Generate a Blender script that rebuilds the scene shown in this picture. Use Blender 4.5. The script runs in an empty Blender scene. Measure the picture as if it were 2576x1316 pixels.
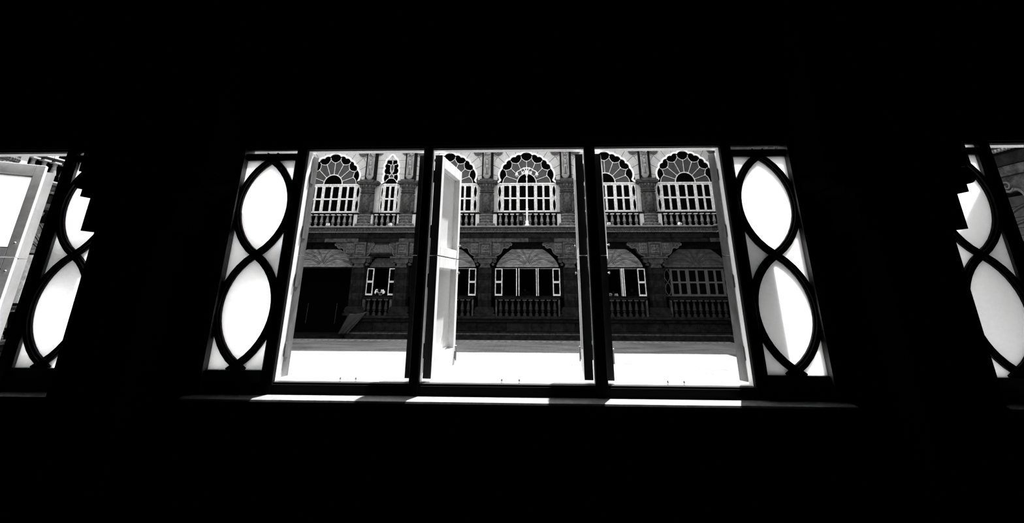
import bpy, math, random
from mathutils import Vector, Matrix, noise
R = math.radians
random.seed(7)
sc = bpy.context.scene
col = sc.collection

# ------------------------------------------------------------------ camera, light, exposure
DC = 3.0                      # camera distance from the window wall
EYE = 1.535
cam_d = bpy.data.cameras.new('camera')
cam = bpy.data.objects.new('camera', cam_d); col.objects.link(cam)
yaw, pitch, roll = R(2.324), R(18.226), R(0.142)
fw = Vector((-math.sin(yaw)*math.cos(pitch), math.cos(yaw)*math.cos(pitch), math.sin(pitch)))
rt = Vector((math.cos(yaw), math.sin(yaw), 0)); up = rt.cross(fw)
rt, up = rt*math.cos(roll)+up*math.sin(roll), up*math.cos(roll)-rt*math.sin(roll)
m = Matrix((rt, up, -fw)).transposed().to_4x4(); m.translation = Vector((0, -DC, EYE))
cam.matrix_world = m
cam_d.sensor_width = 36; cam_d.sensor_fit = 'HORIZONTAL'
cam_d.lens = 1113/2576*36
cam_d.shift_y = (350-658)/2576
cam_d.clip_start = .02; cam_d.clip_end = 300
sc.camera = cam

w = bpy.data.worlds.new('sky'); sc.world = w; w.use_nodes = True
bg = w.node_tree.nodes['Background']
bg.inputs[0].default_value = (1, 1, 1, 1); bg.inputs[1].default_value = .55

SUN_EL, SUN_AZ = R(68), R(25)        # azimuth: from straight ahead towards the right
sd = Vector((math.sin(SUN_AZ)*math.cos(SUN_EL), math.cos(SUN_AZ)*math.cos(SUN_EL), math.sin(SUN_EL)))
sl = bpy.data.lights.new('sun', 'SUN'); sl.energy = 5.0; sl.angle = R(.6)
so = bpy.data.objects.new('sun', sl); col.objects.link(so)
so.rotation_euler = sd.to_track_quat('Z', 'Y').to_euler(); so.location = (8, 14, 30)

sc.view_settings.view_transform = 'Standard'; sc.view_settings.look = 'None'
sc.view_settings.gamma = 1; sc.view_settings.use_curve_mapping = False
sc.view_settings.exposure = 2.45

# ------------------------------------------------------------------ materials (all neutral: the photograph is black and white)
def mat(name, v, rough=.7, var=0., scale=4., bump=0., bscale=30., spec=.3, streak=None, metal=0.):
    mt = bpy.data.materials.new(name); mt.use_nodes = True
    nt = mt.node_tree; b = nt.nodes['Principled BSDF']
    b.inputs['Base Color'].default_value = (v, v, v, 1)
    b.inputs['Roughness'].default_value = rough
    b.inputs['Specular IOR Level'].default_value = spec
    b.inputs['Metallic'].default_value = metal
    if var or bump:
        tc = nt.nodes.new('ShaderNodeTexCoord'); mp = nt.nodes.new('ShaderNodeMapping')
        nt.links.new(tc.outputs['Object'], mp.inputs[0])
        if streak: mp.inputs['Scale'].default_value = streak
    if var:
        n = nt.nodes.new('ShaderNodeTexNoise'); n.inputs['Scale'].default_value = scale
        n.inputs['Detail'].default_value = 7; n.inputs['Roughness'].default_value = .65
        nt.links.new(mp.outputs[0], n.inputs['Vector'])
        cr = nt.nodes.new('ShaderNodeValToRGB')
        a, c = max(0, v*(1-var)), min(1, v*(1+var))
        cr.color_ramp.elements[0].position = .32; cr.color_ramp.elements[1].position = .68
        cr.color_ramp.elements[0].color = (a, a, a, 1); cr.color_ramp.elements[1].color = (c, c, c, 1)
        nt.links.new(n.outputs['Fac'], cr.inputs[0]); nt.links.new(cr.outputs[0], b.inputs['Base Color'])
    if bump:
        n2 = nt.nodes.new('ShaderNodeTexNoise'); n2.inputs['Scale'].default_value = bscale; n2.inputs['Detail'].default_value = 5
        nt.links.new(mp.outputs[0], n2.inputs['Vector'])
        bp = nt.nodes.new('ShaderNodeBump'); bp.inputs['Strength'].default_value = bump; bp.inputs['Distance'].default_value = .02
        nt.links.new(n2.outputs['Fac'], bp.inputs['Height']); nt.links.new(bp.outputs[0], b.inputs['Normal'])
    return mt

def frosted(name, tv, dv, scale=3.):
    mt = bpy.data.materials.new(name); mt.use_nodes = True
    nt = mt.node_tree; nt.nodes.remove(nt.nodes['Principled BSDF'])
    out = nt.nodes['Material Output']
    t = nt.nodes.new('ShaderNodeBsdfTranslucent'); d = nt.nodes.new('ShaderNodeBsdfDiffuse')
    tc = nt.nodes.new('ShaderNodeTexCoord'); n = nt.nodes.new('ShaderNodeTexNoise'); n.inputs['Scale'].default_value = scale
    nt.links.new(tc.outputs['Object'], n.inputs['Vector'])
    cr = nt.nodes.new('ShaderNodeValToRGB')
    cr.color_ramp.elements[0].color = (tv*.93,)*3+(1,); cr.color_ramp.elements[1].color = (tv,)*3+(1,)
    nt.links.new(n.outputs['Fac'], cr.inputs[0]); nt.links.new(cr.outputs[0], t.inputs[0])
    d.inputs[0].default_value = (dv, dv, dv, 1)
    a = nt.nodes.new('ShaderNodeAddShader'); nt.links.new(t.outputs[0], a.inputs[0]); nt.links.new(d.outputs[0], a.inputs[1])
    nt.links.new(a.outputs[0], out.inputs['Surface'])
    return mt

M = dict(
    black_wall=mat('dark_wall', .0012, .9, spec=0), frameshade=mat('shaded_frame', .003, .6, .3, 8, spec=.06),  # darkness of the unlit room put into near-black wall and frame colours
    grey_wood=mat('dark_grey_paint', .007, .55, .3, 8, spec=.15),
    white=mat('white_paint', .8, .5, .06, 3), leafmid=mat('grey_white_paint', .52, .5, .15, 20), leafpaint=mat('worn_white_paint', .64, .5, .14, 14, streak=(1, 1, .25)), leafedge=mat('dark_leaf_edge', .02, .6, .4, 20),
    leafgrey=mat('grey_paint', .33, .5, .3, 20), edgegrey=mat('grey_shaded_edge', .13, .6, .5, 16, streak=(1, 1, .3)), brass=mat('metal', .25, .35, spec=.5, metal=.6),
    frost=frosted('frosted_glass', .92, .05), frostleaf=frosted('frosted_leaf_glass', .32, .38), frostbright=frosted('bright_frosted_glass', .78, .15),  # left-hand brightness put into a clearer copy of the leaf glass
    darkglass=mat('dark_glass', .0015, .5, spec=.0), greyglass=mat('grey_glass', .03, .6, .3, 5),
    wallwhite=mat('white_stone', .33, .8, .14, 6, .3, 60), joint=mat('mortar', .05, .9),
    whitetrim=mat('white_trim', .88, .6, .03, 4), framewhite=mat('white_frame_paint', .50, .6, .42, 7),
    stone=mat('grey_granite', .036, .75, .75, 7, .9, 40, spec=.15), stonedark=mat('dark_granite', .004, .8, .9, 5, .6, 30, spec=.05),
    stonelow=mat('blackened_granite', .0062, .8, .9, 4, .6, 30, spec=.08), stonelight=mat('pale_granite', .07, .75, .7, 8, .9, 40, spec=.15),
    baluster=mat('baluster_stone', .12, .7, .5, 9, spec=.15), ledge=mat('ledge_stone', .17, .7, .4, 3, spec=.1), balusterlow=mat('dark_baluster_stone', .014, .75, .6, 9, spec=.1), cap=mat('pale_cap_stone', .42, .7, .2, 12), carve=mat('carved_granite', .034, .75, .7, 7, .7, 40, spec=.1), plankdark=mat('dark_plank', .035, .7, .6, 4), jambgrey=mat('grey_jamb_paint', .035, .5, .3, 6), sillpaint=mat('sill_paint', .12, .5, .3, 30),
    relief=mat('carved_stone', .20, .7, .3, 14), reliefdark=mat('carved_dark_stone', .055, .7, .35, 14),
    plank=mat('stained_plank', .13, .7, .75, 2.5, streak=(1, 1, 3)), rib=mat('rib_paint', .006, .6, .3, 10),
    paving=mat('paving', .14, .8, .5, .8, .2, 40, streak=(.5, 1.6, 1)), pavedark=mat('paving_dark', .085, .8, .3, 3),
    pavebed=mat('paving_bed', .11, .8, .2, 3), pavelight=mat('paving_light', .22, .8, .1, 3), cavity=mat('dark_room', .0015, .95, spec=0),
    shirt=mat('white_cloth', .75, .8, .5, 26), darkcloth=mat('dark_cloth', .002, .9, spec=0), skin=mat('skin', .004, .9, spec=0),
    hair=mat('hair', .001, .9, spec=0), greycloth=mat('grey_cloth', .22, .8, .4, 20), tarp=mat('tarpaulin', .009, .6, .5, 3),
    lampwhite=mat('lamp_paint', .78, .4, .08, 8), lampglass=mat('lamp_glass', .35, .4), roof=mat('roof_plaster', .3, .9),
    floodcase=mat('floodlight_case', .8, .4), floodglass=mat('floodlight_glass', .2, .3),
)

# ------------------------------------------------------------------ mesh helpers
class MB:
    def __init__(s): s.v = []; s.f = []
    def _add(s, vs, fs):
        k = len(s.v); s.v += vs; s.f += [tuple(i+k for i in f) for f in fs]; return s
    def box(s, x0, x1, y0, y1, z0, z1):
        return s._add([(x, y, z) for z in (z0, z1) for y in (y0, y1) for x in (x0, x1)],
                      [(0, 2, 3, 1), (4, 5, 7, 6), (0, 1, 5, 4), (2, 6, 7, 3), (0, 4, 6, 2), (1, 3, 7, 5)])
    def cham(s, x0, x1, y0, y1, z0, z1, c):           # box whose front (low y) edges are chamfered
        a = [(x0, z0), (x1, z0), (x1, z1), (x0, z1)]; b = [(x0+c, z0+c), (x1-c, z0+c), (x1-c, z1-c), (x0+c, z1-c)]
        vs = [(x, y1, z) for x, z in a]+[(x, y0+c, z) for x, z in a]+[(x, y0, z) for x, z in b]
        fs = [(0, 1, 2, 3)[::-1], (8, 9, 10, 11)]
        for i in range(4):
            j = (i+1) % 4; fs += [(i, j, 4+j, 4+i), (4+i, 4+j, 8+j, 8+i)]
        return s._add(vs, fs)
    def prism(s, poly, y0, y1):
        n = len(poly)
        return s._add([(x, y0, z) for x, z in poly]+[(x, y1, z) for x, z in poly],
                      [tuple(range(n)), tuple(range(2*n-1, n-1, -1))]+[(i, n+i, n+(i+1) % n, (i+1) % n) for i in range(n)])
    def ribbon(s, pts, wd, y0, y1, closed=False, side=0.):
        n = len(pts); L = []; Rr = []
        for i in range(n):
            a = pts[i-1] if (i > 0 or closed) else pts[i]; b = pts[(i+1) % n] if (i < n-1 or closed) else pts[i]
            dx, dz = b[0]-a[0], b[1]-a[1]; l = math.hypot(dx, dz) or 1
            nx, nz = -dz/l, dx/l; x, z = pts[i]
            L.append((x+nx*wd*(.5+side), z+nz*wd*(.5+side))); Rr.append((x-nx*wd*(.5-side), z-nz*wd*(.5-side)))
        vs = [(x, y, z) for y in (y0, y1) for P in (L, Rr) for x, z in P]
        fs = []
        for i in range(n if closed else n-1):
            j = (i+1) % n
            fs += [(i, j, n+j, n+i), (2*n+i, 3*n+i, 3*n+j, 2*n+j), (i, 2*n+i, 2*n+j, j), (n+i, n+j, 3*n+j, 3*n+i)]
        if not closed: fs += [(0, n, 3*n, 2*n), (n-1, 3*n-1, 4*n-1, 2*n-1)]
        return s._add(vs, fs)
    def lathe(s, prof, n=16, cx=0, cy=0, sx=1, sy=1, ph=0.):
        vs = []; fs = []; k = len(prof)
        for r, z in prof:
            vs += [(cx+sx*r*math.cos(2*math.pi*(i+ph)/n), cy+sy*r*math.sin(2*math.pi*(i+ph)/n), z) for i in range(n)]
        for j in range(k-1):
            for i in range(n): fs.append((j*n+i, j*n+(i+1) % n, (j+1)*n+(i+1) % n, (j+1)*n+i))
        fs += [tuple(range(n-1, -1, -1)), tuple((k-1)*n+i for i in range(n))]
        return s._add(vs, fs)
    def tube(s, pts, r, n=8):
        pts = [Vector(p) for p in pts]; vs = []; fs = []; k = len(pts)
        for i, p in enumerate(pts):
            d = (pts[min(i+1, k-1)]-pts[max(i-1, 0)]).normalized()
            a = d.orthogonal() if i == 0 else (pa-d*pa.dot(d)); a.normalize(); pa = a; b = d.cross(a)
            rr = r[i] if isinstance(r, (list, tuple)) else r
            vs += [tuple(p+a*rr*math.cos(2*math.pi*q/n)+b*rr*math.sin(2*math.pi*q/n)) for q in range(n)]
        for j in range(k-1):
            for i in range(n): fs.append((j*n+i, j*n+(i+1) % n, (j+1)*n+(i+1) % n, (j+1)*n+i))
        fs += [tuple(range(n-1, -1, -1)), tuple((k-1)*n+i for i in range(n))]
        return s._add(vs, fs)
    def ball(s, c, r, n=10, sx=1, sy=1, sz=1):
        prof = [(max(1e-4, math.sin(math.pi*j/7))*r, c[2]-sz*r*math.cos(math.pi*j/7)) for j in range(8)]
        return s.lathe(prof, n, c[0], c[1], sx, sy)
    def field(s, x0, x1, z0, z1, nx, nz, h, y=0.):
        vs = []; fs = []
        for j in range(nz+1):
            for i in range(nx+1):
                u, q = i/nx, j/nz; vs.append((x0+(x1-x0)*u, y-h(u, q), z0+(z1-z0)*q))
        for j in range(nz):
            for i in range(nx):
                a = j*(nx+1)+i; fs.append((a, a+1, a+nx+2, a+nx+1))
        return s._add(vs, fs)
    def mesh(s, name, mt, smooth=False):
        me = bpy.data.meshes.new(name); me.from_pydata(s.v, [], s.f); me.validate(); me.update()
        me.materials.append(M[mt])
        if smooth:
            for p in me.polygons: p.use_smooth = True
        return me
    def build(s, name, mt, parent=None, smooth=False, **k):
        return obj(name, s.mesh(name, mt, smooth), parent, **k)

def obj(name, me, parent=None, loc=(0, 0, 0), rz=0., kind=None):
    o = bpy.data.objects.new(name, me); col.objects.link(o); o.parent = parent
    o.location = loc; o.rotation_euler = (0, 0, rz)
    if kind: o['kind'] = kind
    return o
def tag(o, label, cat, group=None, kind=None):
    o['label'] = label; o['category'] = cat
    if group: o['group'] = group
    o['kind'] = kind or 'thing'
    return o
def thing(name, label, cat, loc=(0, 0, 0), rz=0., group=None, kind=None):
    o = bpy.data.objects.new(name, None); col.objects.link(o); o.empty_display_size = .1
    o.location = loc; o.rotation_euler = (0, 0, rz)
    return tag(o, label, cat, group, kind)
CACHE = {}
def shared(key, make):
    if key not in CACHE: CACHE[key] = make()
    return CACHE[key]

def arc(p, q, bulge, n=7):
    """points from p to q bulging to the left of p->q by `bulge`"""
    dx, dz = q[0]-p[0], q[1]-p[1]; l = math.hypot(dx, dz); nx, nz = -dz/l, dx/l
    out = []
    for i in range(n+1):
        t = i/n; h = bulge*math.sin(math.pi*t)**.75 if 0 < t < 1 else 0
        out.append((p[0]+dx*t+nx*h, p[1]+dz*t+nz*h))
    return out
def bez(p0, p1, p2, n=10):
    return [((1-t)**2*p0[0]+2*t*(1-t)*p1[0]+t*t*p2[0], (1-t)**2*p0[1]+2*t*(1-t)*p1[1]+t*t*p2[1]) for t in [i/n for i in range(n+1)]]
def P(r, deg, e=1.06):           # polar about an arch centre, angle from the vertical, positive to the right
    return (r*math.sin(R(deg)), r*math.cos(R(deg))*e)

# ------------------------------------------------------------------ the dark room
WX = -.137                       # centre of the middle window
BAY = 4.76
ZB, ZT = .95, 2.43
wb = MB()
cuts = [WX-BAY, WX, WX+BAY]; HW = 1.985
xs = [-9.0]+[x for c in cuts for x in (c-HW, c+HW)]+[9.0]
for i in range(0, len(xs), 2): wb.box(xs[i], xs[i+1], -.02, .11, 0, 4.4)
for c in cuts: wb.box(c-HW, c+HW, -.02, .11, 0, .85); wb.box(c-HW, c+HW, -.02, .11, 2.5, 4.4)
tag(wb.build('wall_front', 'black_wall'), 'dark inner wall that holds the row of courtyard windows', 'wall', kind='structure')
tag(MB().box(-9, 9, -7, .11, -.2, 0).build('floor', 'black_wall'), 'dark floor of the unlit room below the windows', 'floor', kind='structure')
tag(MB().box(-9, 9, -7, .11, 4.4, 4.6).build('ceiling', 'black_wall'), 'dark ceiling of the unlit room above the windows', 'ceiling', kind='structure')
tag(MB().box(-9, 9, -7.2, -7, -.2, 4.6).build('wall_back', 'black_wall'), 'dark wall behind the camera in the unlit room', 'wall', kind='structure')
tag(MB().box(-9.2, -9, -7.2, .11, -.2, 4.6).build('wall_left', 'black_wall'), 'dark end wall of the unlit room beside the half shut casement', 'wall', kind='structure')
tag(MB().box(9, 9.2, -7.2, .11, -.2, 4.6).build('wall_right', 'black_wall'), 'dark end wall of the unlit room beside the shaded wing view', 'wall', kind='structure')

# window sills, one board per window, worn nose
for i, c in enumerate(cuts):
    s = MB(); n = 60
    prof = [(.03, .862), (-.085, .862), (-.096, .866), (-.1, .876), (-.096, .886), (-.085, .8905), (.03, .892)]
    for a in range(n):
        x0 = c-1.97+3.94*a/n; x1 = c-1.97+3.94*(a+1)/n
        k = len(s.v)
        for x in (x0, x1):
            j = noise.noise(Vector((x*25, i, 0)))*.0035
            s.v += [(x, y+(j if y < -.08 else 0), z) for y, z in prof]
        q = len(prof)
        s.f += [(k+b, k+(b+1) % q, k+q+(b+1) % q, k+q+b) for b in range(q)]
    s.build('trim_%d' % (i+1), 'sillpaint', smooth=False)
    tag(bpy.data.objects['trim_%d' % (i+1)], ('worn sill board under the window with the half shut casement', 'long sunlit sill board under the window with three wide openings',
        'worn sill board under the window looking on the shaded wing')[i], 'sill', kind='structure')

# lattice side light ---------------------------------------------------------------
GX0, GX1, GZ0, GZ1 = 1.545, 1.925, 1.02, 2.39
def lens_side(zc0, zc1, amp, n=12):
    """one side of a pointed lens from zc0 up to zc1 as half-width(z), circular arc"""
    h = (zc1-zc0)/2; Rr = (h*h+amp*amp)/(2*amp)
    out = []
    for i in range(n+1):
        z = -h+2*h*i/n; out.append((math.sqrt(Rr*Rr-z*z)-(Rr-amp), (zc0+zc1)/2+z))
    return out
def sidelight_meshes():
    cx = (GX0+GX1)/2; A = .187
    zk = [1.045, 1.725, 2.395]
    lat = MB(); parts = []
    for a, b in ((zk[0], zk[1]), (zk[1], zk[2])):
        ls = lens_side(a, b, A, 16)
        for sg in (-1, 1): lat.ribbon([(cx+sg*u, z) for u, z in ls], .047, .035, .075)
        for sg in (-1, 1): lat.ribbon([(cx+sg*u, z) for u, z in ls], .026, .02, .036)
    # short tails past the end crossings
    for sg in (-1, 1):
        lat.ribbon([(cx, zk[2]), (cx+sg*.05, zk[2]+.035)], .047, .035, .075)
        lat.ribbon([(cx, zk[0]), (cx+sg*.05, zk[0]-.035)], .047, .035, .075)
    # frame of the side light
    fr = MB()
    fr.box(GX0-.005, GX0+.012, .03, .08, .955, 2.44); fr.box(GX1-.004, GX1+.06, .0, .11, .86, 2.5)
    fr.box(GX0, GX1, .03, .08, .955, GZ0); fr.box(GX0, GX1, .03, .08, GZ1, 2.44)
    return lat, fr, cx, A, zk
LAT, LFR, LCX, LA, LZK = sidelight_meshes()
def lens_poly(a, b, cx, A):
    ls = lens_side(a, b, A, 12)
    return [(cx+u, z) for u, z in ls]+[(cx-u, z) for u, z in reversed(ls)][1:-1]
def mirror(mb):
    o = MB(); o.v = [(-x, y, z) for x, y, z in mb.v]; o.f = [f[::-1] for f in mb.f]; return o
def glass_pieces():
    out = []
    for a, b in ((LZK[0], LZK[1]), (LZK[1], LZK[2])):
        out.append(('lens_pane', MB().prism(lens_poly(a, b, LCX, LA), .052, .058)))
    lo = lens_side(LZK[0], LZK[1], LA, 12); hi = lens_side(LZK[1], LZK[2], LA, 12)
    for sg in (-1, 1):
        e = GX0 if sg < 0 else GX1
        mid = [(LCX+sg*u, z) for u, z in lo[6:]]+[(LCX+sg*u, z) for u, z in hi[1:7]]
        out.append(('corner_pane', MB().prism(mid+[(e, mid[-1][1]), (e, mid[0][1])], .052, .058)))
        out.append(('corner_pane', MB().prism([(LCX+sg*u, z) for u, z in lo[:7]]+[(e, lo[6][1]), (e, GZ0-.03), (LCX, GZ0-.03)], .052, .058)))
        out.append(('corner_pane', MB().prism([(LCX+sg*u, z) for u, z in hi[6:]]+[(LCX, GZ1+.03), (e, GZ1+.03), (e, hi[6][1])], .052, .058)))
    return out
GP = glass_pieces()

# casement leaf -------------------------------------------------------------------
TH = .055
def leaf_members(wd, z0, z1, bot, top, st=.058):
    """four members + glazing bead + pane of one leaf, hinge at x=0, thickness y -TH..0"""
    f = MB()
    def member(x0, x1, za, zb):
        f.cham(x0, x1, -TH, 0, za, zb, .003)
    member(0, st, z0, z1); member(wd-st, wd, z0, z1)
    member(st, wd-st, z0, z0+bot); member(st, wd-st, z1-top, z1)
    b = MB(); q = .012
    for y0, y1 in ((-.017, -.011),):
        b.box(st, st+q, y0, y1, z0+bot, z1-top); b.box(wd-st-q, wd-st, y0, y1, z0+bot, z1-top)
        b.box(st, wd-st, y0, y1, z0+bot, z0+bot+q); b.box(st, wd-st, y0, y1, z1-top-q, z1-top)
    p = MB().box(st, wd-st, -.011, -.005, z0+bot, z1-top)
    return f, b, p
def near_leaf(win, hx, sg, wd, a_up, a_lo, paint='leafpaint', edge='edgegrey', glass='frostleaf', knob=True):
    """sg=+1: hinged on the left, -1: hinged on the right; angles in degrees from closed, swinging out"""
    zm = 1.725
    for z0, z1, bot, top, a in ((.968, zm-.003, .12, .075, a_lo), (zm+.003, 2.442, .062, .085, a_up)):
        f, b, p = leaf_members(wd, z0, z1, bot, top)
        hg = MB(); kn = MB(); bo = MB()
        for hz in (z0+.16, z1-.16):
            hg.tube([(-.003, .004, hz-.04), (-.003, .004, hz+.04)], .006, 8)
            hg.box(-.004, -.001, -.03, .004, hz-.045, hz+.045)
        hz = z1-.10 if z0 < 1.2 else z0+.10
        kn.lathe([(.004, 0), (.004, .008), (.008, .010), (.0095, .015), (.006, .019), (.001, .020)], 10)
        kn.v = [(wd-.026+x, -TH-z, hz+y) for x, y, z in kn.v]
        bo.tube([(wd-.012, -TH-.008, z0+.03), (wd-.012, -TH-.008, z0+.12)], .005, 6)
        bo.ball((wd-.012, -TH-.008, z0+.125), .009, 8); bo.box(wd-.024, wd-.002, -TH-.006, -TH, z0+.045, z0+.095)
        ed = MB().box(-.002, .0, -TH, -.001, z0, z1)  # strip puts shade of the room-facing leaf end into its colour
        bits = [f, b, p, hg, kn, bo, ed]
        if sg < 0: bits = [mirror(x) for x in bits]
        f, b, p, hg, kn, bo, ed = bits
        o = f.build('casement_leaf', paint, win)
        o.location = (hx, .12, 0); o.rotation_euler = (0, 0, sg*R(a))
        b.build('glazing_bead', paint, o); p.build('pane', glass, o)
        ed.build('hinge_edge', edge, o); hg.build('hinge', edge, o)
        if knob: kn.build('knob', 'brass', o)
        if knob and z0 < 1.2: bo.build('bolt', 'brass', o)

def near_window(i, c, label, leaves):
    w_ = thing('window_%d' % i, label, 'window', (c, 0, 0), 0, kind='structure')
    # inner frame, shade of its room side put into a dark colour
    f = MB()
    f.box(-GX0, GX0, .02, .055, .89, ZB-.006); f.box(-1.93, 1.93, .02, .055, 2.465, 2.52)
    f.box(-1.93, 1.93, .005, .02, 2.48, 2.51)
    f.build('frame', 'frameshade', w_)
    f = MB(); f.box(-1.93, 1.93, .03, .08, .87, .955)
    f.build('bottom_rail', 'grey_wood', w_)
    wh = MB()   # white painted outer rebate: head and bottom
    wh.box(-GX0, GX0, .055, .12, 2.462, 2.53); wh.box(-GX0, GX0, .055, .145, .88, ZB)
    wh.build('rebate', 'white', w_)
    for x0, x1 in ((-GX0, -1.4725), (-.617, -.555), (.525, .60), (1.4725, GX0)):
        MB().cham(x0, x1, .012, .05, .89, 2.466, .006).build('mullion', 'frameshade', w_)
        MB().box(x0+.004, x1-.004, .05, .118, .89, 2.463).build('mullion_rebate', 'white', w_)
    for x in (-1.08, -.98, -.05, .06, .98, 1.08):
        MB().lathe([(.006, ZB), (.006, ZB+.012), (.003, ZB+.022)], 8, x, .11).build('pin', 'brass', w_)
    for sg in (-1, 1):
        s = LAT if sg > 0 else mirror(LAT); fr = LFR if sg > 0 else mirror(LFR)
        so_ = fr.build('sidelight', 'jambgrey', w_)
        s.build('lattice', 'frameshade', so_)
        for nm, g in GP: (g if sg > 0 else mirror(g)).build(nm, 'frost', so_)
    for lf in leaves: near_leaf(w_, *lf)
    return w_
near_window(1, WX, 'wide window with three openings and lens lattice side lights', [
    (-1.4725, 1, .434, 165, 165, 'leafpaint', 'edgegrey', 'frostbright'), (-.617, -1, .425, 96, 96, 'leafpaint', 'leafedge'),
    (-.555, 1, .535, 83, 83, 'leafpaint', 'leafedge'), (.525, -1, .528, 94, 94, 'leafpaint', 'leafedge'),
    (.60, 1, .434, 79.5, 81, 'leafpaint', 'leafedge'), (1.4725, -1, .434, 150, 150)])
near_window(2, WX-BAY, 'window beside the dark pillar with a half shut frosted casement', [
    (1.4725, -1, .434, 165, 165, 'leafpaint', 'edgegrey', 'frostbright'), (.60, 1, .43, 35.5, 35.5, 'leafmid', 'edgegrey', 'frostbright'), (-.53, 1, .528, 100, 100), (.53, -1, .528, 120, 120),
    (-1.4725, 1, .434, 165, 165), (-.60, -1, .434, 128, 128)])
near_window(3, WX+BAY, 'window beside the dark pillar looking onto the shaded wing', [
    (-1.4725, 1, .434, 150, 150), (-.60, -1, .434, 150, 150), (-.53, 1, .528, 65, 65), (.53, -1, .528, 100, 100),
    (.60, 1, .434, 128, 128), (1.4725, -1, .434, 150, 150)])

# dark pilasters inside the room, between the windows
for i, x in enumerate((WX-BAY/2, WX+BAY/2)):
    t = thing('pilaster', ('dark pillar with scroll capital between the wide window and half shut casement',
                           'dark pillar with scroll capital between wide window and shaded wing window')[i], 'pillar', (x, 0, 0), group='dark pillars in the room')
    Y = -.3
    MB().box(-.30, .30, Y-.06, -.02, 0, .22).box(-.26, .26, Y-.03, -.02, .22, .30).build('base', 'black_wall', t)
    MB().cham(-.215, .215, Y, -.02, .30, 1.85, .012).build('shaft', 'black_wall', t)
    MB().cham(-.295, .295, Y-.01, -.02, 1.85, 2.065, .01).build('capital_block', 'black_wall', t)
    MB().cham(-.355, .355, Y-.02, -.02, 2.065, 2.11, .008).build('abacus', 'black_wall', t)
    for sg in (-1, 1):
        q = [(sg*(.375+.05*math.cos(a)), 2.165+.05*math.sin(a)) for a in [R(-95+185*k/12) for k in range(13)]]
        MB().prism([(sg*.1, 2.11)]+q+[(sg*.1, 2.22)], Y-.01, -.02).build('scroll', 'black_wall', t)
    MB().cham(-.43, .43, Y-.01, -.02, 2.235, 4.4, .01).box(-.37, .37, Y, -.02, 2.21, 2.236).build('impost', 'black_wall', t)

# ------------------------------------------------------------------ the courtyard
YF = 23.39; GZ = -1.26
CF = -.17                      # facade centre bay
Z_LEDGE = 4.73
ARCH_Z = 7.40
TOPZ = 11.45
XR, XL = 11.15, -16.6

tag(MB().box(-17.5, 12, .11, 24, GZ-.3, GZ-.006).build('courtyard_floor', 'pavebed'), 'paved courtyard floor, sunlit with a shaded strip along the facade', 'floor', kind='structure')
CFL = bpy.data.objects['courtyard_floor']
# paving: the tiles that show largest are objects, the rest one part
TS = .25
tile_me = MB()
tile_me.v = [(-.1238, -.1238, -.02), (.1238, -.1238, -.02), (.1238, .1238, -.02), (-.1238, .1238, -.02), (-.1238, -.1238, -.003), (.1238, -.1238, -.003), (.1238, .1238, -.003), (-.1238, .1238, -.003),
             (-.1225, -.1225, 0), (.1225, -.1225, 0), (.1225, .1225, 0), (-.1225, .1225, 0)]
tile_me.f = [(8, 9, 10, 11)]+[(i, (i+1) % 4, 4+(i+1) % 4, 4+i) for i in range(4)]+[(4+i, 4+(i+1) % 4, 8+(i+1) % 4, 8+i) for i in range(4)]
tm = tile_me.mesh('paving_tile', 'paving')
rest = MB(); cnt = 0
ny = int((22.2-.5)/TS); nx = int(26.8/TS)
for j in range(ny):
    y = .5+TS*(j+.5)
    for i in range(nx):
        x = -16.0+TS*(i+.5)
        if 11.9 < y < 13.9 and abs(x-WX) < 4.6 and cnt < 296:
            obj('paving_tile', tm, CFL, (x, y, GZ+random.uniform(-.0015, .0015))); cnt += 1
        elif y > 9.5 or (abs(x) > 5.5 and y > 2):
            dz = random.uniform(-.0015, .0015)
            h = .1232
            k = len(rest.v)
            rest.v += [(x-h, y-h, GZ+dz), (x+h, y-h, GZ+dz), (x+h, y+h, GZ+dz), (x-h, y+h, GZ+dz)]
            rest.v += [(x-h, y-h, GZ-.02), (x+h, y-h, GZ-.02), (x+h, y+h, GZ-.02), (x-h, y+h, GZ-.02)]
            rest.f += [(k, k+1, k+2, k+3), (k+4, k+5, k+1, k), (k+5, k+6, k+2, k+1), (k+7, k+4, k, k+3), (k+6, k+7, k+3, k+2)]
rest.build('paving_field', 'paving', CFL, kind='stuff')
MB().box(-16.0, 11, .11, 9.5, GZ-.02, GZ-.004).build('paving_bed', 'paving', CFL)
# patterned border strip along the facade
b1 = MB().box(-16, 11.0, 21.75, 21.83, GZ-.02, GZ+.001).box(-16, 11.0, 22.30, 22.38, GZ-.02, GZ+.001)
b1.build('border_line', 'pavelight', CFL)
MB().box(-16, 11, 21.83, 22.30, GZ-.02, GZ-.003).build('border_bed', 'pavedark', CFL)
dm = MB()
for k in range(75):
    x = -15.9+.36*k
    dm._add([(x-.17, 22.065, GZ), (x, 21.86, GZ), (x+.17, 22.065, GZ), (x, 22.27, GZ)], [(0, 1, 2, 3)])
dm.build('border_lozenges', 'pavelight', CFL, kind='stuff')
MB().box(-16, 11, 22.38, 22.62, GZ-.02, GZ-.001).build('border_edge', 'paving', CFL)

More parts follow.
